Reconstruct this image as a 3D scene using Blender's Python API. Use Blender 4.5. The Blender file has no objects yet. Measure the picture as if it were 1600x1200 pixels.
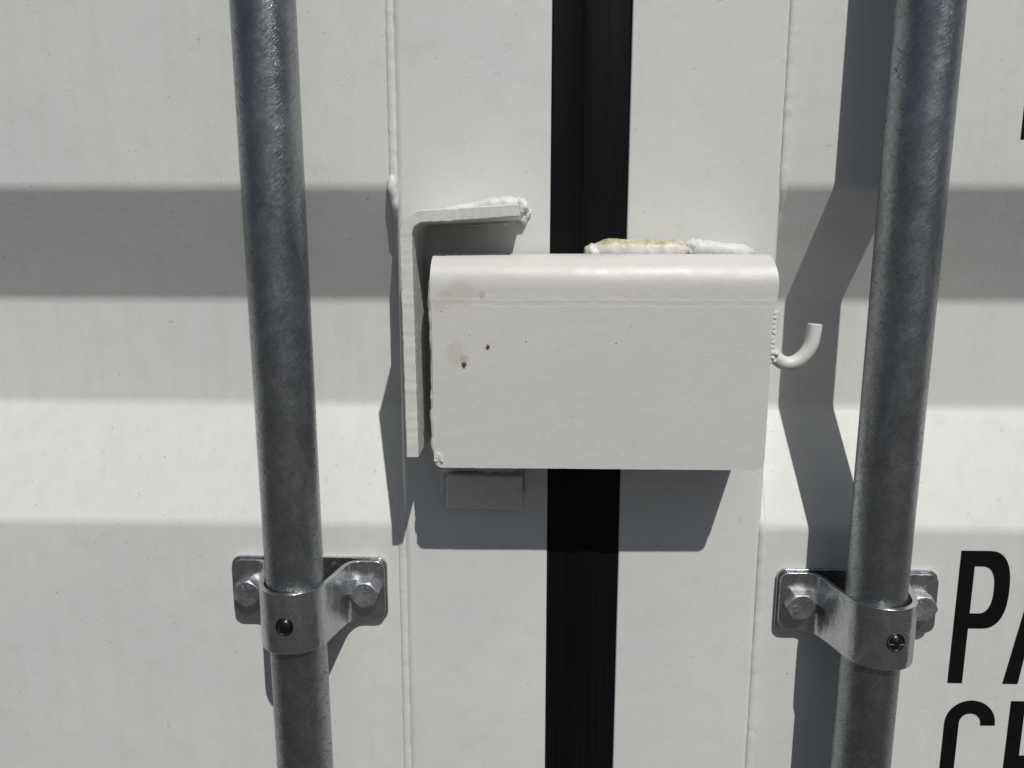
import bpy, bmesh, math, random
from mathutils import Vector, Matrix, noise
random.seed(7)
sc = bpy.context.scene
C = sc.collection

# ------------------------------------------------------------------ camera, sky, sun
# millimetres: x right, y into the door (0 = face of the door frames), z up (0 = lens height)
CAM_Z = 1250.0
PITCH, YAW, ROLL, DIST, FPX = 0.1725, -0.0259, 0.0014, 466.94, 1205.1
def camera():
    cp, sp, cy, sy, cr, sr = (math.cos(PITCH), math.sin(PITCH), math.cos(YAW), math.sin(YAW), math.cos(ROLL), math.sin(ROLL))
    F = Vector((sy*cp, cy*cp, -sp)); R = Vector((cy, -sy, 0)); U = R.cross(F)
    R2, U2 = R*cr + U*sr, U*cr - R*sr
    c = bpy.data.cameras.new('camera'); o = bpy.data.objects.new('camera', c); C.objects.link(o)
    m = Matrix((R2, U2, -F)).transposed().to_4x4()
    m.translation = Vector((0, -DIST, CAM_Z))/1000
    o.matrix_world = m
    c.sensor_width = 36; c.lens = FPX/1600*36; c.clip_start = 0.01; c.clip_end = 500
    sc.camera = o
camera()
SX, SZ = 0.3647, 1.36                      # sun direction per unit of depth, read from the shadows
to_sun = Vector((SX, -1, SZ)).normalized()
elev = math.asin(to_sun.z); rot = math.atan2(to_sun.x, to_sun.y)
w = bpy.data.worlds.new('World'); sc.world = w; w.use_nodes = True
sky = w.node_tree.nodes.new('ShaderNodeTexSky'); sky.sky_type = 'NISHITA'; sky.sun_disc = False
sky.air_density = 0.9; sky.dust_density = 1.7; sky.ozone_density = 0.9; sky.sun_elevation = elev; sky.sun_rotation = rot
w.node_tree.links.new(sky.outputs[0], w.node_tree.nodes['Background'].inputs[0])
w.node_tree.nodes['Background'].inputs[1].default_value = 0.05
sl = bpy.data.lights.new('sun', 'SUN'); sl.energy = 5.0; sl.angle = math.radians(0.55); sl.color = (1.0, 0.975, 0.935)
so = bpy.data.objects.new('sun', sl); C.objects.link(so); so.rotation_euler = to_sun.to_track_quat('Z', 'Y').to_euler()
sc.view_settings.view_transform = 'Standard'; sc.view_settings.look = 'None'
sc.view_settings.exposure = -0.70; sc.view_settings.gamma = 1.0

# ------------------------------------------------------------------ materials
class M:
    def __init__(s, name):
        s.m = bpy.data.materials.new(name); s.m.use_nodes = True; s.t = s.m.node_tree
        s.b = s.t.nodes['Principled BSDF']; s.co = s.n('ShaderNodeTexCoord')
    def n(s, k, **kw):
        x = s.t.nodes.new(k)
        for a, v in kw.items(): setattr(x, a, v)
        return x
    def l(s, a, b): s.t.links.new(a, b)
    def mapv(s, src, scale=(1, 1, 1), rot=(0, 0, 0), loc=(0, 0, 0)):
        x = s.n('ShaderNodeMapping'); x.inputs['Scale'].default_value = scale
        x.inputs['Rotation'].default_value = rot; x.inputs['Location'].default_value = loc
        s.l(src, x.inputs['Vector']); return x.outputs[0]
    def noise(s, vec, scale, detail=3, rough=0.55, dist=0):
        x = s.n('ShaderNodeTexNoise'); s.l(vec, x.inputs['Vector'])
        x.inputs['Scale'].default_value = scale; x.inputs['Detail'].default_value = detail
        x.inputs['Roughness'].default_value = rough; x.inputs['Distortion'].default_value = dist
        return x.outputs['Fac']
    def math(s, op, a, b=None, c=None, clamp=False):
        x = s.n('ShaderNodeMath', operation=op); x.use_clamp = clamp
        for i, v in enumerate((a, b, c)):
            if v is None: continue
            if isinstance(v, (int, float)): x.inputs[i].default_value = v
            else: s.l(v, x.inputs[i])
        return x.outputs[0]
    def ramp(s, v, lo, hi, a=0.0, b=1.0):
        x = s.n('ShaderNodeMapRange'); s.l(v, x.inputs[0])
        for i, q in enumerate((lo, hi, a, b)): x.inputs[i+1].default_value = q
        return x.outputs[0]
    def mix(s, f, a, b):
        x = s.n('ShaderNodeMix', data_type='RGBA')
        if isinstance(f, (int, float)): x.inputs[0].default_value = f
        else: s.l(f, x.inputs[0])
        for i, v in ((6, a), (7, b)):
            if isinstance(v, tuple): x.inputs[i].default_value = (*v, 1)
            else: s.l(v, x.inputs[i])
        return x.outputs[2]
    def bump(s, h, dist, strength=1.0, prev=None):
        x = s.n('ShaderNodeBump'); s.l(h, x.inputs['Height'])
        x.inputs['Distance'].default_value = dist; x.inputs['Strength'].default_value = strength
        if prev is not None: s.l(prev, x.inputs['Normal'])
        return x.outputs[0]

def spot(m, o, x, z, r, k=0.5, sc_=500, amt=0.6):
    """mask of an irregular mark round a point (object space, metres, y ignored)"""
    d = m.n('ShaderNodeVectorMath', operation='MULTIPLY_ADD'); m.l(o, d.inputs[0])
    d.inputs[1].default_value = (1, 0, k); d.inputs[2].default_value = (-x, 0, -z*k)
    L = m.n('ShaderNodeVectorMath', operation='LENGTH'); m.l(d.outputs[0], L.inputs[0])
    nz = m.noise(o, sc_ if r > 0.002 else 1100, 4, 0.7)
    v = m.math('ADD', L.outputs['Value'], m.math('MULTIPLY', m.math('SUBTRACT', nz, 0.5), r*(2.2 if r > 0.002 else 4.0)*amt))
    return v, r

def paint(name, col=(0.695, 0.71, 0.70), rough=0.42, peel=0.00016, specks=1.0, marks=(), dirt=0.06, yellow=False, streak=0.0):
    m = M(name); o = m.co.outputs['Object']; m.b.inputs['Specular IOR Level'].default_value = 0.5
    big = m.noise(o, 9, 3)
    mid = m.noise(o, 60, 4)
    c = m.mix(m.ramp(big, 0.35, 0.65), (col[0]*0.97, col[1]*0.975, col[2]*0.975), (col[0]*1.02, col[1]*1.01, col[2]*0.995))
    c = m.mix(m.ramp(mid, 0.52, 0.8, 0, dirt*2.4), c, (0.42, 0.40, 0.35))
    if streak:
        st = m.noise(m.mapv(o, (1, 1, 0.07)), 140, 4, 0.6)
        c = m.mix(m.ramp(st, 0.45, 0.75, 0, streak), c, (0.60, 0.60, 0.57))
    if specks:
        v = m.n('ShaderNodeTexVoronoi', feature='F1'); m.l(o, v.inputs['Vector']); v.inputs['Scale'].default_value = 46
        sep = m.n('ShaderNodeSeparateColor'); m.l(v.outputs['Color'], sep.inputs[0])
        rad = m.ramp(sep.outputs[0], 0.45, 1.0, 0.0, 0.030*specks)
        s1 = m.math('LESS_THAN', m.math('ADD', v.outputs['Distance'], m.math('MULTIPLY', m.noise(o, 1500, 2), 0.02)), rad)
        c = m.mix(m.math('MULTIPLY', s1, 0.8), c, (0.09, 0.085, 0.075))
        line = m.math('LESS_THAN', m.math('ABSOLUTE', m.math('SUBTRACT', m.noise(o, 210, 2, 0.5, 0.8), 0.5)), 0.0055)
        gate = m.math('GREATER_THAN', m.noise(m.mapv(o, loc=(3, 1, 7)), 230, 1), 0.695)
        c = m.mix(m.math('MULTIPLY', m.math('MULTIPLY', line, gate), 0.8*specks), c, (0.12, 0.115, 0.10))
    for (x, z, r, colr, f, k) in marks:
        v, rr = spot(m, o, x, z, r, k)
        x0 = m.ramp(v, rr*0.55, rr, f, 0.0)
        c = m.mix(x0, c, colr)
    if yellow:
        y = m.noise(o, 120, 4, 0.65)
        sx_ = m.n('ShaderNodeSeparateXYZ'); m.l(o, sx_.inputs[0])
        along = m.math('MULTIPLY', m.ramp(sx_.outputs[0], -0.060, -0.050), m.ramp(sx_.outputs[0], -0.006, -0.001, 1, 0))
        up = m.ramp(sx_.outputs[2], 0.0012, 0.0036)
        f = m.math('MULTIPLY', m.math('MULTIPLY', along, up), m.ramp(y, 0.30, 0.50))
        c = m.mix(f, c, m.mix(m.ramp(m.noise(o, 420, 3), 0.35, 0.7), (0.60, 0.54, 0.37), (0.36, 0.30, 0.18)))
    m.l(c, m.b.inputs['Base Color'])
    m.l(m.ramp(m.noise(o, 35, 3), 0.3, 0.7, rough-0.09, rough+0.07), m.b.inputs['Roughness'])
    b1 = m.bump(m.noise(o, 1500, 3, 0.65), peel*0.8, 1.0)
    b1 = m.bump(m.noise(o, 520, 2, 0.5), peel*0.25, 1.0, b1)
    b2 = m.bump(m.noise(o, 55, 2), 0.0005, 0.45, b1)
    m.l(b2, m.b.inputs['Normal'])
    return m.m

def zinc(name, base=(0.32, 0.335, 0.35), rough=0.27, uv=False, scratch=1.0, grainy=1.0):
    m = M(name); o = m.co.outputs['Object']; m.b.inputs['Metallic'].default_value = 0.95
    vec = m.co.outputs['UV'] if uv else o
    big = m.noise(o, 26, 4, 0.6)
    patch = m.noise(m.mapv(o, (1, 1, 0.5)), 80, 6, 0.75, 0.9)
    c = m.mix(m.ramp(big, 0.3, 0.7), tuple(v*0.8 for v in base), tuple(v*1.12 for v in base))
    c = m.mix(m.ramp(patch, 0.47, 0.70, 0, 0.45), c, tuple(v*1.5 for v in base))
    grain = m.noise(o, 1500, 3, 0.7)
    c = m.mix(m.ramp(grain, 0.62, 0.8, 0, 0.5*grainy), c, (0.75, 0.77, 0.8))
    A = 0.72
    def diag(stretch, ang):
        r1 = m.mapv(vec, (1, 1, 1), (0, 0, ang) if uv else (0, ang, 0))
        return m.mapv(r1, (1, stretch, 1) if uv else (1, 1, stretch))
    warp = m.n('ShaderNodeVectorMath', operation='ADD')
    scr = m.noise(diag(0.07, A), 1050, 4, 0.75)
    scr2 = m.noise(diag(0.13, A+0.35), 800, 4, 0.7, 0.4)
    gate = m.ramp(m.noise(o, 38, 3), 0.40, 0.56)
    gash = m.math('MULTIPLY', m.ramp(m.noise(diag(0.16, -A-0.15), 700, 4, 0.65, 0.5), 0.575, 0.65), gate)
    c = m.mix(m.math('MULTIPLY', gash, 0.75*scratch), c, tuple(v*0.18 for v in base))
    c = m.mix(m.ramp(scr, 0.47, 0.70, 0, 0.45*scratch), c, tuple(v*1.6 for v in base))
    c = m.mix(m.ramp(scr2, 0.5, 0.72, 0, 0.6*scratch), c, tuple(v*0.45 for v in base))
    m.l(c, m.b.inputs['Base Color'])
    m.l(m.math('ADD', m.ramp(patch, 0.35, 0.75, rough-0.07, rough+0.12), m.math('ADD', m.math('MULTIPLY', gash, 0.3), m.ramp(scr2, 0.45, 0.7, 0, 0.15))), m.b.inputs['Roughness'])
    b = m.bump(scr, 0.00022*scratch, 0.9)
    b = m.bump(scr2, 0.00014*scratch, 0.8, b)
    b = m.bump(grain, 0.00009*grainy, 0.8, b)
    
    b = m.bump(m.noise(o, 330, 4, 0.6), 0.00012*grainy, 0.8, b)
    b = m.bump(m.noise(o, 60, 3), 0.0009, 0.6, b)
    m.l(b, m.b.inputs['Normal'])
    return m.m

def plain(name, col, rough, bump=0.0, scale=400, var=0.15, metallic=0):
    m = M(name); o = m.co.outputs['Object']; m.b.inputs['Metallic'].default_value = metallic
    m.l(m.mix(m.ramp(m.noise(o, scale*0.3, 4), 0.3, 0.7), tuple(v*(1-var) for v in col), tuple(v*(1+var) for v in col)), m.b.inputs['Base Color'])
    m.l(m.ramp(m.noise(o, scale*0.15, 3), 0.3, 0.7, rough-0.05, rough+0.06), m.b.inputs['Roughness'])
    if bump: m.l(m.bump(m.noise(o, scale, 4), bump), m.b.inputs['Normal'])
    return m.m

def vinyl():
    m = M('black_vinyl'); o = m.co.outputs['Object']
    v = m.n('ShaderNodeTexVoronoi', feature='F1'); m.l(m.mapv(o, (1, 1, 1.6)), v.inputs['Vector']); v.inputs['Scale'].default_value = 90
    sep = m.n('ShaderNodeSeparateColor'); m.l(v.outputs['Color'], sep.inputs[0])
    d = m.math('LESS_THAN', m.math('ADD', v.outputs['Distance'], m.math('MULTIPLY', m.noise(o, 1400, 3), 0.09)), m.ramp(sep.outputs[0], 0.6, 1.0, 0.0, 0.10))
    m.l(m.mix(m.math('MULTIPLY', d, 0.55), m.mix(m.ramp(m.noise(o, 60, 4), 0.35, 0.75), (0.004, 0.004, 0.005), (0.008, 0.008, 0.009)), (0.35, 0.35, 0.34)), m.b.inputs['Base Color'])
    m.b.inputs['Roughness'].default_value = 0.45; m.b.inputs['Specular IOR Level'].default_value = 0.2
    return m.m

def rubber():
    m = M('black_rubber'); o = m.co.outputs['Object']
    st = m.noise(m.mapv(o, (1, 1, 0.03)), 420, 4, 0.6)
    c = m.mix(m.ramp(st, 0.4, 0.75), (0.003, 0.003, 0.004), (0.006, 0.006, 0.0075))
    v = m.n('ShaderNodeTexVoronoi', feature='F1'); m.l(m.mapv(o, (1, 1, 0.6)), v.inputs['Vector']); v.inputs['Scale'].default_value = 45
    sep = m.n('ShaderNodeSeparateColor'); m.l(v.outputs['Color'], sep.inputs[0])
    d = m.math('LESS_THAN', v.outputs['Distance'], m.ramp(sep.outputs[0], 0.5, 1.0, 0.0, 0.028))
    c = m.mix(m.math('MULTIPLY', d, 0.5), c, (0.4, 0.4, 0.4))
    m.l(c, m.b.inputs['Base Color']); m.b.inputs['Roughness'].default_value = 0.45
    m.b.inputs['Specular IOR Level'].default_value = 0.17
    m.l(m.bump(st, 0.0001, 0.6), m.b.inputs['Normal'])
    return m.m

def asphalt():
    m = M('yard_asphalt'); o = m.co.outputs['Object']
    c = m.mix(m.ramp(m.noise(o, 90, 4, 0.7), 0.3, 0.7), (0.040, 0.0385, 0.036), (0.080, 0.077, 0.072))
    c = m.mix(m.ramp(m.noise(o, 1.2, 4), 0.4, 0.7, 0, 0.4), c, (0.04, 0.038, 0.036))
    m.l(c, m.b.inputs['Base Color']); m.b.inputs['Roughness'].default_value = 0.9
    m.l(m.bump(m.noise(o, 140, 4), 0.004), m.b.inputs['Normal'])
    return m.m

WHITE = (0.70, 0.705, 0.685)
MAT_PANEL = paint('white_door_paint', streak=0.32)
MAT_FRAME = paint('white_frame_paint', specks=0.6)
RUST, STAIN = (0.06, 0.035, 0.02), (0.40, 0.35, 0.28)
MAT_BOX = paint('white_lock_box_paint', col=(0.66, 0.655, 0.64), peel=0.00014, specks=0.45, dirt=0.05, streak=0.14, marks=(
    (-0.0742, -0.0621, 0.0019, RUST, 1.0, 1), (-0.0610, -0.0525, 0.0015, RUST, 1.0, 1), (-0.0785, -0.0560, 0.006, STAIN, 0.25, 0.6),
    (-0.0735, -0.0590, 0.0030, (0.3, 0.22, 0.16), 0.35, 1),
    (-0.0640, -0.0240, 0.0022, (0.36, 0.27, 0.2), 0.4, 0.8), (-0.0755, -0.0230, 0.011, STAIN, 0.22, 1.2), (-0.0860, -0.0270, 0.007, STAIN, 0.2, 1),
    (-0.0402, -0.0494, 0.0006, RUST, 1.0, 2), (0.0085, -0.0500, 0.0005, RUST, .9, 1), (-0.0860, -0.0330, 0.0004, RUST, .9, 1)))
MAT_STEEL_EDGE = paint('white_bracket_paint', col=(0.70, 0.70, 0.68), peel=0.00022, specks=0.3, dirt=0.12)
MAT_WELD = paint('white_painted_weld', col=(0.70, 0.71, 0.695), rough=0.33, peel=0.0003, specks=0, dirt=0.1)
MAT_YELLOW = paint('yellowed_weld_paint', col=(0.72, 0.71, 0.66), rough=0.4, peel=0.0002, specks=0.5, dirt=0.2, yellow=True)
MAT_BAR = zinc('galvanized_tube', uv=True)
MAT_STRAP = zinc('galvanized_strap', base=(0.53, 0.545, 0.56), rough=0.17, scratch=0.3, grainy=0.35)
MAT_BOLT = zinc('dull_zinc_bolt', base=(0.42, 0.43, 0.445), rough=0.45, scratch=0.5)
MAT_RUBBER = rubber()
MAT_VINYL = vinyl()
MAT_PLUG = plain('black_plug', (0.008, 0.008, 0.009), 0.28, 0.0001, 900)
MAT_GROUND = asphalt()

# ------------------------------------------------------------------ builders
def thing(name, label, cat, loc, group=None):
    o = bpy.data.objects.new(name, None); C.objects.link(o); o.empty_display_size = 0.02
    o.location = P(*loc); o['label'] = label; o['category'] = cat
    if group: o['group'] = group
    return o
def P(x, y, z): return Vector((x, y, z + CAM_Z))/1000
def obj(name, verts, faces, mat, parent=None, origin=(0, 0, 0), bevel=0, smooth=True, angle=38, seg=2):
    """verts in mm, scene frame; origin = the thing's base in the same frame"""
    me = bpy.data.meshes.new(name); og = Vector(origin)
    me.from_pydata([(Vector(v)-og)/1000 for v in verts], [], faces); me.validate()
    bm = bmesh.new(); bm.from_mesh(me); bmesh.ops.recalc_face_normals(bm, faces=bm.faces); bm.to_mesh(me); bm.free()
    me.materials.append(mat)
    if smooth:
        me.shade_smooth()
        me.set_sharp_from_angle(angle=math.radians(angle))
    o = bpy.data.objects.new(name, me); C.objects.link(o)
    if parent: o.parent = parent
    else: o.location = P(*origin)
    if bevel:
        b = o.modifiers.new('bevel', 'BEVEL'); b.width = bevel/1000; b.segments = seg; b.limit_method = 'ANGLE'
        b.angle_limit = math.radians(40); b.harden_normals = True
    return o
def tag(o, label, cat, group=None):
    o['label'] = label; o['category'] = cat
    if group: o['group'] = group
    return o
def arc(cx, cy, r, a0, a1, n):
    return [(cx+r*math.cos(math.radians(a0+(a1-a0)*i/n)), cy+r*math.sin(math.radians(a0+(a1-a0)*i/n))) for i in range(n+1)]
def dense(path, step):
    out = [path[0]]
    for a, b in zip(path, path[1:]):
        d = math.dist(a, b); n = max(1, int(round(d/step)))
        out += [(a[0]+(b[0]-a[0])*i/n, a[1]+(b[1]-a[1])*i/n) for i in range(1, n+1)]
    return out
def normals2(path):
    ns = []
    for i in range(len(path)):
        a = path[max(0, i-1)]; b = path[min(len(path)-1, i+1)]
        dx, dy = b[0]-a[0], b[1]-a[1]; l = math.hypot(dx, dy) or 1
        ns.append((-dy/l, dx/l))
    return ns
def strip(path, th, w, to3, nw=1, rough=0.0, seed=0):
    """plate of thickness th following a 2-D path (centre line), extruded along w(s)->(w0,w1)"""
    L = [0]
    for a, b in zip(path, path[1:]): L.append(L[-1]+math.dist(a, b))
    ns = normals2(path); V = []; n = len(path)
    for i, (p, q) in enumerate(zip(path, ns)):
        w0, w1 = w(L[i], L[-1]) if callable(w) else w
        for side in (1, -1):
            for k in range(nw+1):
                a = (p[0]+q[0]*side*th/2, p[1]+q[1]*side*th/2)
                v = Vector(to3(a[0], a[1], w0+(w1-w0)*k/nw))
                if rough:
                    v += (noise.noise_vector(v*0.45+Vector((seed, 0, 0)))+0.5*noise.noise_vector(v*1.3+Vector((0, seed, 0))))*rough
                V.append(v)
    m = nw+1; F = []
    idx = lambda i, s, k: (i*2+s)*m+k
    for i in range(n-1):
        for s in (0, 1):
            for k in range(nw): F.append((idx(i, s, k), idx(i+1, s, k), idx(i+1, s, k+1), idx(i, s, k+1)))
        for k in (0, nw): F.append((idx(i, 0, k), idx(i+1, 0, k), idx(i+1, 1, k), idx(i, 1, k)))
    for i in (0, n-1):
        for k in range(nw): F.append((idx(i, 0, k), idx(i, 0, k+1), idx(i, 1, k+1), idx(i, 1, k)))
    return V, F
def bead(pts, r, step=1.2, seg=10, ripple=0.18, rip_len=3.2, lump=0.25, flat=(1, 1, 1), seed=0, taper=True, rfun=None):
    """irregular weld bead along a 3-D polyline"""
    P3 = [Vector(pts[0])]
    for a, b in zip(pts, pts[1:]):
        a, b = Vector(a), Vector(b); n = max(1, int((b-a).length/step))
        P3 += [a.lerp(b, i/n) for i in range(1, n+1)]
    V, F = [], []; s = 0
    for i, p in enumerate(P3):
        t = (P3[min(i+1, len(P3)-1)]-P3[max(0, i-1)]).normalized()
        if i: s += (p-P3[i-1]).length
        u = t.cross(Vector((0, 1, 0)));
        if u.length < .1: u = t.cross(Vector((1, 0, 0)))
        u.normalize(); v = t.cross(u)
        f = i/(len(P3)-1)
        rr = r*(1+ripple*abs(math.sin(math.pi*s/rip_len+noise.noise(p*0.2)*3))-ripple/2+lump*noise.noise(p*0.16+Vector((seed, 5, 1))))
        if rfun: rr *= rfun(f)
        if taper: rr *= min(1, math.sqrt(max(0.02, min(f, 1-f)*len(P3)*step/ (1.5*r))))
        for k in range(seg):
            a = 2*math.pi*k/seg
            d = u*math.cos(a)+v*math.sin(a)
            q = d*rr*(1+0.5*lump*noise.noise(p*0.5+d*1.5+Vector((0, seed, 0))))
            V.append(p+Vector((q.x*flat[0], q.y*flat[1], q.z*flat[2])))
    for i in range(len(P3)-1):
        for k in range(seg): F.append((i*seg+k, i*seg+(k+1) % seg, (i+1)*seg+(k+1) % seg, (i+1)*seg+k))
    F.append(tuple(range(seg))); F.append(tuple((len(P3)-1)*seg+k for k in range(seg)))
    return V, F
def join(*parts):
    V, F = [], []
    for v, f in parts:
        o = len(V); V += [tuple(x) for x in v]; F += [tuple(i+o for i in q) for q in f]
    return V, F
def blob(c, r, n=14, amp=0.35, seed=0, freq=0.3):
    V, F = [], []
    for i in range(n+1):
        t = math.pi*i/n
        for k in range(n*2):
            a = math.pi*k/n
            d = Vector((math.sin(t)*math.cos(a), math.sin(t)*math.sin(a), math.cos(t)))
            s = 1+amp*noise.noise(d*1.7+Vector((seed, seed*2, 0)))+amp*0.5*noise.noise(d*4+Vector((seed, 0, 3)))
            V.append((c[0]+d.x*r[0]*s, c[1]+d.y*r[1]*s, c[2]+d.z*r[2]*s))
    m = n*2
    for i in range(n):
        for k in range(m): F.append((i*m+k, i*m+(k+1) % m, (i+1)*m+(k+1) % m, (i+1)*m+k))
    return V, F
def box(x0, x1, y0, y1, z0, z1):
    V = [(x, y, z) for z in (z0, z1) for y in (y0, y1) for x in (x0, x1)]
    return V, [(0, 1, 3, 2), (4, 6, 7, 5), (0, 4, 5, 1), (2, 3, 7, 6), (0, 2, 6, 4), (1, 5, 7, 3)]
def cyl(c, r, y0, y1, n=32, rot=0.0, cham=0.0):
    """disc along y; n=6 gives a hex"""
    V = []; rings = [(y1, r), (y0+cham, r), (y0, r-cham)] if cham else [(y1, r), (y0, r)]
    for y, q in rings: V += [(c[0]+q*math.cos(rot+2*math.pi*k/n), y, c[2]+q*math.sin(rot+2*math.pi*k/n)) for k in range(n)]
    F = []
    for j in range(len(rings)-1): F += [(j*n+k, j*n+(k+1) % n, (j+1)*n+(k+1) % n, (j+1)*n+k) for k in range(n)]
    F += [tuple(range(n)), tuple((len(rings)-1)*n+k for k in range(n))]
    return V, F

# ------------------------------------------------------------------ the ground of the yard (below the frame, it throws light back up)
gv, gf = box(-60000, 60000, -60000, 60000, -1400, -1250)
g = obj('ground', gv, gf, MAT_GROUND, smooth=False); g['kind'] = 'structure'

# ------------------------------------------------------------------ the two doors
XA, XG1, XG2, XB = -81.4, 10.4, 55.8, 145.6          # frame and seal edges on the frame plane
ZB = (36.8, -32.5, -101.5, -173.2); DEPTH = 35.5; YP = 1.2
TOP, BOT = 1150, -1080
def panel_profile():
    pts = []
    z_list = []
    for k in range(3, -4, -1):
        o = k*432.0
        z_list += [(ZB[0]+o, YP), (ZB[1]+o, YP+DEPTH), (ZB[2]+o, YP+DEPTH), (ZB[3]+o, YP)]
    z_list = [q for q in z_list if BOT < q[0] < TOP]
    line = [(TOP, YP)]+z_list+[(BOT, YP)]
    R = 15.0; out = [line[0]]
    for i in range(1, len(line)-1):
        p, q, r = (Vector((a[1], a[0])) for a in line[i-1:i+2])
        d1 = (p-q).normalized(); d2 = (r-q).normalized(); ang = d1.angle(d2)
        t = R/math.tan(ang/2)
        if ang > 3.1: out.append(line[i]); continue
        a, b = q+d1*t, q+d2*t
        bis = (d1+d2).normalized(); c = q+bis*(R/math.sin(ang/2))
        for k in range(13):
            f = k/12; v = a.lerp(b, f)-c; v = v.normalized()*R+c; out.append((v.y, v.x))
    out.append(line[-1])
    return out
PROF = panel_profile()
def panel(x0, x1, n=24):
    V, F = [], []
    for i in range(n+1):
        x = x0+(x1-x0)*i/n
        for z, y in PROF:
            V.append((x, y+0.35*noise.noise(Vector((x*0.012, 0, z*0.02))), z))
    m = len(PROF)
    for i in range(n):
        for k in range(m-1): F.append((i*m+k, i*m+k+1, (i+1)*m+k+1, (i+1)*m+k))
    return V, F
def member(x0, x1, rl, rr, y1=45):
    """rectangular hollow section of the door frame with rounded corners, standing upright"""
    sec = [(x0, y1)] + [(x0+rl-rl*math.cos(a), rl-rl*math.sin(a)) for a in [math.pi/2*i/6 for i in range(7)]] \
        + [(x1-rr+rr*math.sin(a), rr-rr*math.cos(a)) for a in [math.pi/2*i/6 for i in range(7)]] + [(x1, y1)]
    V = []; zs = [BOT, -700, -350, -175, 0, 140, 500, TOP]
    for z in zs: V += [(x, y, z) for x, y in sec]
    m = len(sec); F = []
    for i in range(len(zs)-1): F += [(i*m+k, i*m+(k+1) % m, (i+1)*m+(k+1) % m, (i+1)*m+k) for k in range(m)]
    F += [tuple(range(m)), tuple((len(zs)-1)*m+k for k in range(m))]
    return V, F
def weld_line(x, side, seed):
    """the bead where panel meets frame, following the corrugation"""
    pts = [(x, y+0.2, z) for z, y in PROF if -420 < z < 260]
    pts = [(x, YP, 260)]+pts+[(x, YP, -420)]
    return bead(pts, 2.5, step=1.5, seg=12, ripple=0.05, rip_len=5, lump=0.16, seed=seed, flat=(1.0, 0.45, 1))

ld = thing('container_door', 'white corrugated steel door on the left, with the angle bracket and small block welded to its upright', 'door', (-400, 20, -1080), 'pair of container doors')
O = (-400, 20, -1080)
v, f = panel(-900, XA-1.5); obj('corrugated_panel', v, f, MAT_PANEL, ld, O, angle=60)
v, f = member(XA, XG1, 5.0, 1.2); obj('upright_frame', v, f, MAT_FRAME, ld, O, angle=60)
v, f = join(weld_line(XA-1.0, -1, 3), bead([(XA-1.5, 1.5, 44), (XA-2.0, 0.8, 36), (XA-0.5, 4, 27), (XA, 9, 17)], 3.0, seed=9, lump=.25, ripple=.05))
obj('weld_bead', v, f, MAT_WELD, ld, O, angle=80)
rd = thing('container_door', 'white corrugated steel door on the right, with black lettering and the lock box welded to it', 'door', (500, 20, -1080), 'pair of container doors')
O = (500, 20, -1080)
v, f = panel(XB+1.5, 1000); obj('corrugated_panel', v, f, MAT_PANEL, rd, O, angle=60)
v, f = member(XG2, XB, 1.2, 5.0); obj('upright_frame', v, f, MAT_FRAME, rd, O, angle=60)
v, f = weld_line(XB+1.0, 1, 13)
obj('weld_bead', v, f, MAT_WELD, rd, O, angle=80)

# lettering on the right door (thin black vinyl)
def letter(outline, holes=(), depth=0.18, y=YP):
    cu = bpy.data.curves.new('tmp', 'CURVE'); cu.dimensions = '2D'; cu.fill_mode = 'BOTH'; cu.extrude = depth/2
    for loop in (outline,)+tuple(holes):
        s = cu.splines.new('POLY'); s.points.add(len(loop)-1); s.use_cyclic_u = True
        for p, q in zip(s.points, loop): p.co = (q[0], q[1], 0, 1)
    t = bpy.data.objects.new('tmp', cu); C.objects.link(t)
    me = bpy.data.meshes.new_from_object(t.evaluated_get(bpy.context.evaluated_depsgraph_get()))
    bpy.data.objects.remove(t)
    V = [(p.co.x, y-0.2-depth/2+p.co.z, p.co.y) for p in me.vertices]; F = [tuple(p.vertices) for p in me.polygons]
    return V, F
def put_letter(outline, holes=()):
    v, f = letter(outline, holes); return obj('letter', v, f, MAT_VINYL, rd, (500, 20, -1080), smooth=False)
H = 90.6; ST = 9.2
def glyph_P(x, z):                                   # z = baseline
    def bowl(w, zt, zb, r):
        cy = (zt+zb)/2; h = (zt-zb)/2; e = []
        for i in range(25):
            a = math.pi/2-math.pi*i/24
            ca, sa = math.cos(a), math.sin(a)
            e.append((w-r+r*abs(ca)**0.8, cy+h*math.copysign(abs(sa)**0.8, sa)))
        return e
    out = [(x, z), (x, z+H)]+bowl(x+32.4, z+H, z+38.3, 15)+[(x+ST, z+38.3), (x+ST, z)]
    hole = [(x+ST, z+48.4), (x+ST, z+H-10.2)]+bowl(x+22.9, z+H-10.2, z+48.4, 9)
    put_letter(out, (hole,))
def glyph_A(x, z):
    w = 39; m = x+w/2; c = 4.9
    out = [(x, z), (m-c, z+H), (m+c, z+H), (x+w, z), (x+w-ST-.4, z), (m+7.6, z+20), (m-7.6, z+20), (x+ST+.4, z)]
    hole = [(m-5.6, z+29.5), (m, z+H-17), (m+5.6, z+29.5)]
    put_letter(out, (hole,))
def glyph_C(x, z):
    w = 32.5; r = w/2; ri = r-ST; m = x+r
    term = z+H-17.6; term2 = z+17.6
    o = [(x+w, term)]+[(m+r*math.cos(math.radians(a)), z+H-r+r*math.sin(math.radians(a))) for a in range(0, 181, 9)]
    o += [(m+r*math.cos(math.radians(a)), z+r+r*math.sin(math.radians(a))) for a in range(180, 361, 9)]+[(x+w, term2), (x+w-ST, term2)]
    o += [(m+ri*math.cos(math.radians(a)), z+r+ri*math.sin(math.radians(a))) for a in range(360, 179, -9)]
    o += [(m+ri*math.cos(math.radians(a)), z+H-r+ri*math.sin(math.radians(a))) for a in range(180, -1, -9)]+[(x+w-ST, term)]
    put_letter(o)
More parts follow.
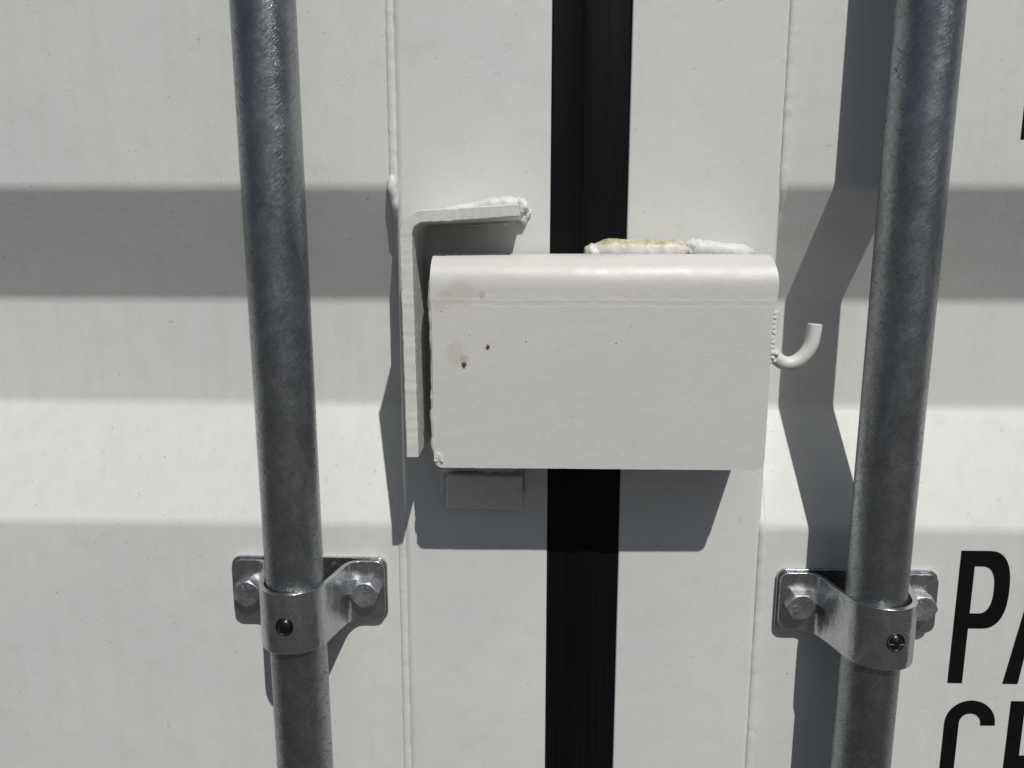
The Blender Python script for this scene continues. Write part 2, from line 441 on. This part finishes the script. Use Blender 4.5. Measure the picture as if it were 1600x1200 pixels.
def glyph_E(x, z):
    w = 27
    put_letter([(x, z), (x, z+H), (x+w, z+H), (x+w, z+H-9.8), (x+ST, z+H-9.8), (x+ST, z+H-39), (x+w-3, z+H-39), (x+w-3, z+H-48.6), (x+ST, z+H-48.6), (x+ST, z+9.8), (x+w, z+9.8), (x+w, z)])
def glyph_I(x, z): put_letter([(x, z), (x, z+H), (x+ST, z+H), (x+ST, z)])
glyph_P(271.4, -277.0); glyph_A(306.6, -277.0)
glyph_C(272.2, -289.3-H); glyph_E(313.6, -289.3-H)
glyph_I(279.9, 62.9)

# ------------------------------------------------------------------ rubber seal between the doors
def seal():
    sec = [(XG1+0.25, 30), (XG1+0.25, 1.6), (XG1+1.2, 0.9), (27.5, 1.5), (28.5, 0.9), (31, 0.5), (40, 0.2), (42.0, 0.6), (45, 1.6), (XG2-1.4, 0.9), (XG2-0.25, 1.6), (XG2-0.25, 30)]
    V = []; zs = [BOT, -500, 0, 500, TOP]
    for z in zs: V += [(x, y, z) for x, y in sec]
    m = len(sec); F = []
    for i in range(len(zs)-1): F += [(i*m+k, i*m+(k+1) % m, (i+1)*m+(k+1) % m, (i+1)*m+k) for k in range(m)]
    return V, F
v, f = seal()
tag(obj('door_seal', v, f, MAT_RUBBER, None, (33, 15, -1080), bevel=0.4), 'black rubber seal strip standing upright in the gap between the two white doors', 'seal')

# ------------------------------------------------------------------ locking bars
BR, BH = 17.0, 31.7
def bar(x0, x1, label):
    """galvanized tube; x0/x1 its axis at z = 150 and z = -350 (each leans a hair)"""
    n = 96; zs = [z for z in range(-1060, 1121, 20)]
    V = []; 
    for z in zs:
        cx = x0+(x1-x0)*(150-z)/500.0
        for k in range(n):
            a = 2*math.pi*k/n
            r = BR+0.05*noise.noise(Vector((math.cos(a)*2, math.sin(a)*2, z*0.02)))
            V.append((cx+r*math.cos(a), -BH+r*math.sin(a), z))
    F = [(i*n+k, i*n+(k+1) % n, (i+1)*n+(k+1) % n, (i+1)*n+k) for i in range(len(zs)-1) for k in range(n)]
    F += [tuple(range(n)), tuple((len(zs)-1)*n+k for k in range(n))]
    o = obj('locking_bar', V, F, MAT_BAR, None, ((x0+x1)/2, -BH, -1060), angle=60)
    me = o.data; uv = me.uv_layers.new(name='uv')
    for p in me.polygons:
        seam = any(me.loops[l].vertex_index % n == n-1 for l in p.loop_indices) and any(me.loops[l].vertex_index % n == 0 for l in p.loop_indices)
        for l in p.loop_indices:
            vi = me.loops[l].vertex_index; k = vi % n
            if seam and k == 0: k = n
            uv.data[l].uv = (k/n*2*math.pi*BR/1000, me.vertices[vi].co.z)
    return tag(o, label, 'locking bar', 'galvanized locking bars')
bar(-144.1, -141.3, 'dull galvanized upright tube on the left door, left of the angle bracket')
bar(206.3, 204.2, 'dull galvanized upright tube on the right door, between the lock box and the black letters')

# ------------------------------------------------------------------ bar clamps
def clamp(x, z, label, boltrot, plugx, slot):
    O = (x, 0, z)
    t = thing('bar_clamp', label, 'clamp', O, 'clamps that hold the locking bars')
    # backing plate on the door face
    r = 6; hw, hh = 50.3, 20.8; pts = []
    for cx, cz, a0 in ((hw-r, hh-r, 0), (-hw+r, hh-r, 90), (-hw+r, -hh+r, 180), (hw-r, -hh+r, 270)): pts += arc(cx, cz, r, a0, a0+90, 8)
    m = len(pts); y0, y1 = -1.4, YP+0.2
    V = [(x+a, y0, z+b) for a, b in pts]+[(x+a, y1, z+b) for a, b in pts]
    F = [tuple(range(m)), tuple(range(m, 2*m))]+[(k, (k+1) % m, m+(k+1) % m, m+k) for k in range(m)]
    obj('backing_plate', V, F, MAT_STRAP, t, O, bevel=0.5)
    # saddle strap: ears, swept shoulders, round front
    th = 3.2; R = BR+0.5+th/2; yE = 1.5+th/2; phi = math.radians(76)
    T = (R*math.sin(phi), BH+R*math.cos(phi)); xb = T[0]+(T[1]-yE)/math.tan(phi)
    rf = 11.0; tl = rf*math.tan(phi/2)      # fillet tangent length
    c = (xb+tl, yE+rf)
    half = [(49.2, yE)]+[(c[0]-rf*math.sin(a), c[1]-rf*math.cos(a)) for a in [phi*i/8 for i in range(9)]]
    half += [(R*math.sin(a), BH+R*math.cos(a)) for a in [phi*(1-i/14) for i in range(15)]]
    path = dense(half+[(-a, b) for a, b in half[::-1][1:]], 1.5)
    def wfun(s, L):
        d = min(s, L-s); hh = 19.6
        # front band a touch narrower than the ears
        band = 19.6-0.9*min(1, max(0, (d-22)/16))
        if d < 6: band = 19.6-6+math.sqrt(max(0, 36-(6-d)**2))
        if d < 0.01: band = 13.6
        return (-band, band)
    ends = [(49.2-q, yE) for q in (0, .4, .9, 1.6, 2.5, 3.6, 4.8, 6)]
    body = [p for p in path if abs(p[0]) < 43.1]
    path = ends+body+[(-a, b) for a, b in ends[::-1]]
    V, F = strip(path, th, wfun, lambda a, b, w_: (x+a, -b, z+w_), nw=12, rough=0.07, seed=x)
    obj('strap', V, F, MAT_STRAP, t, O, bevel=0.7)
    for i, (bx, rr) in enumerate(zip((-37.6, 37.6), boltrot)):
        yb = -(yE+th/2)
        bo = obj('bolt', *hexbolt((x+bx, z), yb, 9.4, 7.6, rr), MAT_BOLT, t, O, bevel=0.35, angle=25)
        mv, mf = bolt_marks((x+bx, z), yb-7.6, rr+0.3)
        obj('marking', mv, mf, MAT_BOLT, bo, O, smooth=False)
    yf = -(BH+R+th/2)
    px = plugx; yp = yf + (R+th/2)*(1-math.cos(px/(R+th/2)))
    # round black plug sunk in a drilled hole of the band
    V, F = [], []; n = 28
    prof = [(5.3, 1.2), (5.3, -0.05), (4.9, -0.3), (4.5, -0.15), (4.3, 0.2), (4.0, -0.2), (3.2, -1.0), (1.8, -1.5), (0.3, -1.7)]
    for rr_, dy in prof: V += [(x+px+rr_*math.cos(2*math.pi*k/n), yp+dy, z-1.2+rr_*1.08*math.sin(2*math.pi*k/n)) for k in range(n)]
    for j in range(len(prof)-1): F += [(j*n+k, j*n+(k+1) % n, (j+1)*n+(k+1) % n, (j+1)*n+k) for k in range(n)]
    F.append(tuple((len(prof)-1)*n+k for k in range(n)))
    pl = obj('plug', V, F, MAT_PLUG, t, O, angle=60)
    if slot:
        V, F = join(box(x+px-4.1, x+px+4.1, yp-1.55, yp-0.3, z-1.9, z-1.5), box(x+px-.7, x+px-.2, yp-1.85, yp-.3, z+.6, z+2.6))
        obj('slot_edge', V, F, MAT_BOLT, pl, O, bevel=0.1)
    return t
def hexbolt(c, yb, r, h, rr):
    """hex head with chamfered round face"""
    n = 36; V = []
    def hexr(a): 
        k = (a-rr) % (math.pi/3)-math.pi/6
        return r*math.cos(math.pi/6)/math.cos(k)
    ap = r*math.cos(math.pi/6)
    rings = []
    ang = [rr+2*math.pi*k/n for k in range(n)]
    rings.append([(hexr(a), 0.0) for a in ang])
    rings.append([(hexr(a), -(h-0.5-(hexr(a)-ap)*0.62)) for a in ang])
    rings.append([(ap*0.95, -h) for a in ang])
    rings.append([(ap*0.89, -h+0.05) for a in ang])
    for rg in rings: V += [(c[0]+q*math.cos(a), yb+y, c[1]+q*math.sin(a)) for a, (q, y) in zip(ang, rg)]
    F = [(j*n+k, j*n+(k+1) % n, (j+1)*n+(k+1) % n, (j+1)*n+k) for j in range(len(rings)-1) for k in range(n)]
    F += [tuple(range(n)), tuple((len(rings)-1)*n+k for k in range(n))]
    return V, F
def bolt_marks(c, y, rr):
    cu = bpy.data.curves.new('tmp', 'FONT'); cu.body = '8.8'; cu.size = 4.4; cu.extrude = 0.45; cu.offset = 0.12; cu.align_x = 'CENTER'; cu.resolution_u = 3
    t = bpy.data.objects.new('tmp', cu); C.objects.link(t)
    me = bpy.data.meshes.new_from_object(t.evaluated_get(bpy.context.evaluated_depsgraph_get())); bpy.data.objects.remove(t)
    V = [(p.co.x, p.co.y+2.3, p.co.z) for p in me.vertices]; F = [tuple(p.vertices) for p in me.polygons]
    for a in (200, 235, 268, 305, 340):                # worn maker's strokes round the lower rim
        cx, cy = 4.9*math.cos(math.radians(a)), 4.9*math.sin(math.radians(a))
        d = (math.cos(math.radians(a*1.7)), math.sin(math.radians(a*1.7)))
        o = len(V); q = (-d[1]*.22, d[0]*.22)
        for s, u in ((-1, -1), (1, -1), (1, 1), (-1, 1)): V.append((cx+d[0]*.95*s+q[0]*u, cy+d[1]*.95*s+q[1]*u, .2))
        for s, u in ((-1, -1), (1, -1), (1, 1), (-1, 1)): V.append((cx+d[0]*.95*s+q[0]*u, cy+d[1]*.95*s+q[1]*u, -.1))
        F += [(o, o+1, o+2, o+3)]+[(o+i, o+(i+1) % 4, o+4+(i+1) % 4, o+4+i) for i in range(4)]
    ca, sa = math.cos(rr-0.5), math.sin(rr-0.5)
    return [(c[0]+a*ca-b*sa, y-d+0.1, c[1]+a*sa+b*ca) for a, b, d in V], F
clamp(-142.6, -215.6, 'galvanized saddle clamp with two hex bolts holding the left locking bar', (0.35, 0.15), -0.6, False)
clamp(207.0, -220.0, 'galvanized saddle clamp on the right locking bar beside the letter P', (2.1, 1.0), 2.0, True)

# ------------------------------------------------------------------ angle bracket on the left door
O = (-66, -20, -110)
br = thing('angle_bracket', 'white L-shaped flat steel bracket standing edge-on left of the lock box', 'bracket', O)
hB = 53.0; th = 6.7
pth = [(-66.0, -114.2), (-67.2, 4.0)]+arc(-57.2, 7.4, 10.0, 173, 95, 8)+[(-45, 17.9), (-6.9, 20.5)]
pth = dense(pth, 1.3)
V, F = strip(pth, th, (-hB, 0.5), lambda a, b, w_: (a, w_, b), nw=40, rough=0.32, seed=4)
obj('angle_plate', V, F, MAT_STEEL_EDGE, br, O, bevel=0.7)
V, F = join(bead([(-62, -2.0, 20.0), (-45, -3, 22.6), (-28, -3.4, 25.8), (-14, -4.2, 26.6), (-7, -4.6, 26.6)], 4.0, seed=2, lump=0.35, ripple=.1, rfun=lambda f: 0.5+0.75*f),
            blob((-7.6, -4.6, 24.6), (5.2, 4.8, 5.0), n=24, seed=3, amp=.3), blob((-5.8, -3.0, 19.0), (2.9, 2.8, 4.4), n=20, seed=8, amp=.3), blob((-4.6, -1.4, 22.0), (3.8, 2.2, 4.0), n=20, seed=11, amp=.3),
            bead([(-60, -1.0, 13.5), (-30, -1, 14.5), (-14, -1, 15)], 1.3, seed=22, lump=.3, ripple=.05))
obj('weld_bead', V, F, MAT_WELD, br, O, angle=80)

# ------------------------------------------------------------------ small block under the box
O = (-29, -4, -150)
V, F = join(box(-52.8, -5.0, -10.5, 0.2, -158.6, -137.0))
tb = thing('keeper_block', 'small white rectangular steel block in the shade under the lock box', 'block', O)
obj('block', V, F, MAT_STEEL_EDGE, tb, O, bevel=2.0, seg=3)
V, F = join(bead([(-54.0, -1.5, -157), (-55, -2, -148), (-55, -2.5, -138), (-50, -3, -134), (-30, -3.2, -134.5), (-8, -3, -134)], 2.6, seed=31, lump=.6), blob((-56, -1, -139), (5, 3, 6), seed=5),
            bead([(-3.6, -1, -136), (-3.4, -1, -150)], 1.5, seed=33, lump=.6))
obj('weld_bead', V, F, MAT_WELD, tb, O, angle=80)

# ------------------------------------------------------------------ lock box
O = (37, 0, 0)
lb = thing('lock_box', 'white folded steel lock box bridging the gap between the doors', 'lock box', O)
HB = 50.5; T = 5.0; ZT = -2.3; ZBOT = -120.4; RB = 17.0
path = [(-(HB-T/2), ZBOT)]+[(-(HB-T/2), z) for z in range(-116, -20, 6)]+arc(-(HB-RB), ZT-RB, RB-T/2, 180, 90, 12)+[(-20, ZT-T/2), (-6.0, ZT-T/2)]
path = dense(path, 2.0)
Lf = -20-ZBOT
def wbox(s, L):
    x0, x1 = -54.4, 129.0
    if s < 5.6: 
        q = 5.6-math.sqrt(max(0, 5.6**2-(5.6-s)**2)); x1 -= q; x0 += q*0.8
    b = math.exp(-((s-(ZT-RB*0.95-ZBOT))/13.0)**2)
    x1 += 2.2*b; x0 -= 0.8*b
    if s > ZT-RB-ZBOT+20: x1 -= 1.5; x0 += 2.0
    return (x0, x1)
low = [(-(HB-T/2), ZBOT+q) for q in (0, .15, .4, .8, 1.4, 2.2, 3.2, 4.3)]
path = low+[p for p in path[1:] if p[1] > ZBOT+5.4 or p[0] > -HB+T]
path = [p for p in path if not (-30 < p[1] < -24 and p[0] < -40)]
k_ = next(i for i, p in enumerate(path) if p[1] > -27)
path[k_:k_] = [(-(HB-T/2), -30+q*0.5) for q in range(13)]
V, F = strip(path, T, wbox, lambda a, b, w_: (w_, a, b), nw=90, rough=0.10, seed=12)
# the slight crease left by the press, and a shallow warp of the flat
V2 = []
for v in V:
    v = Vector(v)
    if v.y < -HB+T*0.4 and v.z < -13:
        v.y += -0.06*math.exp(-((v.z+27.0)/0.7)**2) + 0.35*noise.noise(Vector((v.x*0.02, 2, v.z*0.025)))
    V2.append(v)
obj('cover_plate', V2, F, MAT_BOX, lb, O, bevel=0.9)
def side(x0, x1, name='side_plate'):
    sec = [(-1.0, ZBOT+0.5), (-(HB-T-4), ZBOT+0.5)]+arc(-(HB-T-4.2), ZBOT+4.7, 4.2, 270, 180, 5)+[(-(HB-T+0.2), ZT-RB)]+arc(-(HB-RB), ZT-RB, RB-T-.2, 180, 90, 8)+[(-1.0, ZT-T-.2)]
    m = len(sec); V = [(x0, y, z) for y, z in sec]+[(x1, y, z) for y, z in sec]
    F = [tuple(range(m)), tuple(range(m, 2*m))]+[(k, (k+1) % m, m+(k+1) % m, m+k) for k in range(m)]
    obj(name, V, F, MAT_BOX, lb, O, bevel=0.6)
side(123.6, 128.4); side(-53.6, -48.8)
# ragged bead up the left edge, drips along the bottom, seam on the right
V, F = join(bead([(-53.9, -HB+2.6, -14), (-54.6, -HB+2.2, -22), (-54.0, -HB+2.4, -60), (-54.2, -HB+2.2, -95), (-54.0, -HB+2.2, -113)], 1.8, seed=41, lump=.35, ripple=.08),
            bead([(-55, -HB+2, -23), (-55.2, -HB+3, -27), (-55, -HB+4, -33)], 1.5, seed=47, lump=.6),
            blob((-51.8, -HB+1.6, -115.4), (2.6, 2.6, 3.4), seed=6, amp=.7),
            bead([(-52, -HB+1.2, -118.9), (-36, -HB+1.0, -119.7), (-22, -HB+1.0, -120.0), (-8, -HB+1.1, -119.8)], 1.0, seed=43, lump=.5, ripple=.1))
obj('weld_bead', V, F, MAT_WELD, lb, O, angle=80)
# fat painted bead along the top, yellowed where the paint ran thin
V, F = join(bead([(33.5, -6, -0.3), (45, -6, 1.0), (60, -6, 0.4), (78, -6, 0.2), (94, -6, 1.0)], 5.4, seed=51, lump=.20, ripple=.02, rip_len=9, seg=22, flat=(1, 1.1, 1.0)),
            blob((35.5, -6, -0.6), (5, 5.5, 4.2), seed=14, amp=.3))
yo = obj('weld_bead', V, F, MAT_YELLOW, lb, (92, -6, 0), angle=80); yo.location = (0.055, -0.006, 0)
yo['label'] = 'fat top weld with yellowed paint'
V, F = join(bead([(90, -6.2, 0.6), (96, -6, 1.2), (110, -5, 0.2), (122, -4.5, -0.8), (131, -4, -2.0)], 4.7, seed=53, lump=.35, ripple=.10, rip_len=5, seg=16), blob((92.6, -6.5, 2.0), (4.2, 4.0, 4.2), seed=21, amp=.4))
obj('weld_bead', V, F, MAT_WELD, lb, O, angle=80)
# hook of round rod on the right side
hy = -37.0
hp = [(132.6, hy, -33.0), (132.6, hy, -50), (133.4, hy, -55), (136.5, hy, -59.6), (141, hy, -62.2), (146, hy, -61.8), (150.6, hy, -58.6), (154.0, hy, -53.8), (155.6, hy, -48.5), (156.4, hy, -40.2)]
def rod(pts, r, n=20, sub=5, thin=None):
    Q = []
    for i in range(len(pts)-1):
        p0, p1, p2, p3 = (Vector(pts[max(0, min(len(pts)-1, i+k))]) for k in (-1, 0, 1, 2))
        for j in range(sub):
            t = j/sub
            Q.append(0.5*((2*p1)+(p2-p0)*t+(2*p0-5*p1+4*p2-p3)*t*t+(3*p1-p0-3*p2+p3)*t**3))
    Q.append(Vector(pts[-1])); V, F = [], []
    for i, p in enumerate(Q):
        t = (Q[min(i+1, len(Q)-1)]-Q[max(0, i-1)]).normalized(); u = Vector((0, 1, 0)); v = t.cross(u)
        for k in range(n):
            a = 2*math.pi*k/n; d = u*math.cos(a)+v*math.sin(a)
            rr = r*(1+0.03*noise.noise(p*0.3+d)) 
            V.append(p+d*rr)
    F = [(i*n+k, i*n+(k+1) % n, (i+1)*n+(k+1) % n, (i+1)*n+k) for i in range(len(Q)-1) for k in range(n)]
    c = len(V); F += [tuple(range(n)), tuple((len(Q)-1)*n+k for k in range(n))]
    return V, F
V, F = rod(hp, 3.9)
obj('hook', V, F, MAT_STEEL_EDGE, lb, O, bevel=0.5, angle=50)
parts = []
rnd = random.Random(3)
for i in range(9):
    zz = -34-i*2.7
    parts.append(blob((132.6+rnd.uniform(-.4, .6), hy-3.2, zz), (1.1+rnd.random()*.5, 1.2, 1.1+rnd.random()*.5), n=8, seed=60+i, amp=.5))
for i in range(9):
    parts.append(blob((131.2+rnd.uniform(-1, 3.5), hy-3.2+rnd.uniform(-1, 1), -58+rnd.uniform(-4.5, 3)), (1.4+rnd.random()*.7, 1.5, 1.3+rnd.random()*.6), n=8, seed=80+i, amp=.5))
obj('weld_bead', *join(*parts), MAT_WELD, lb, O, angle=80)
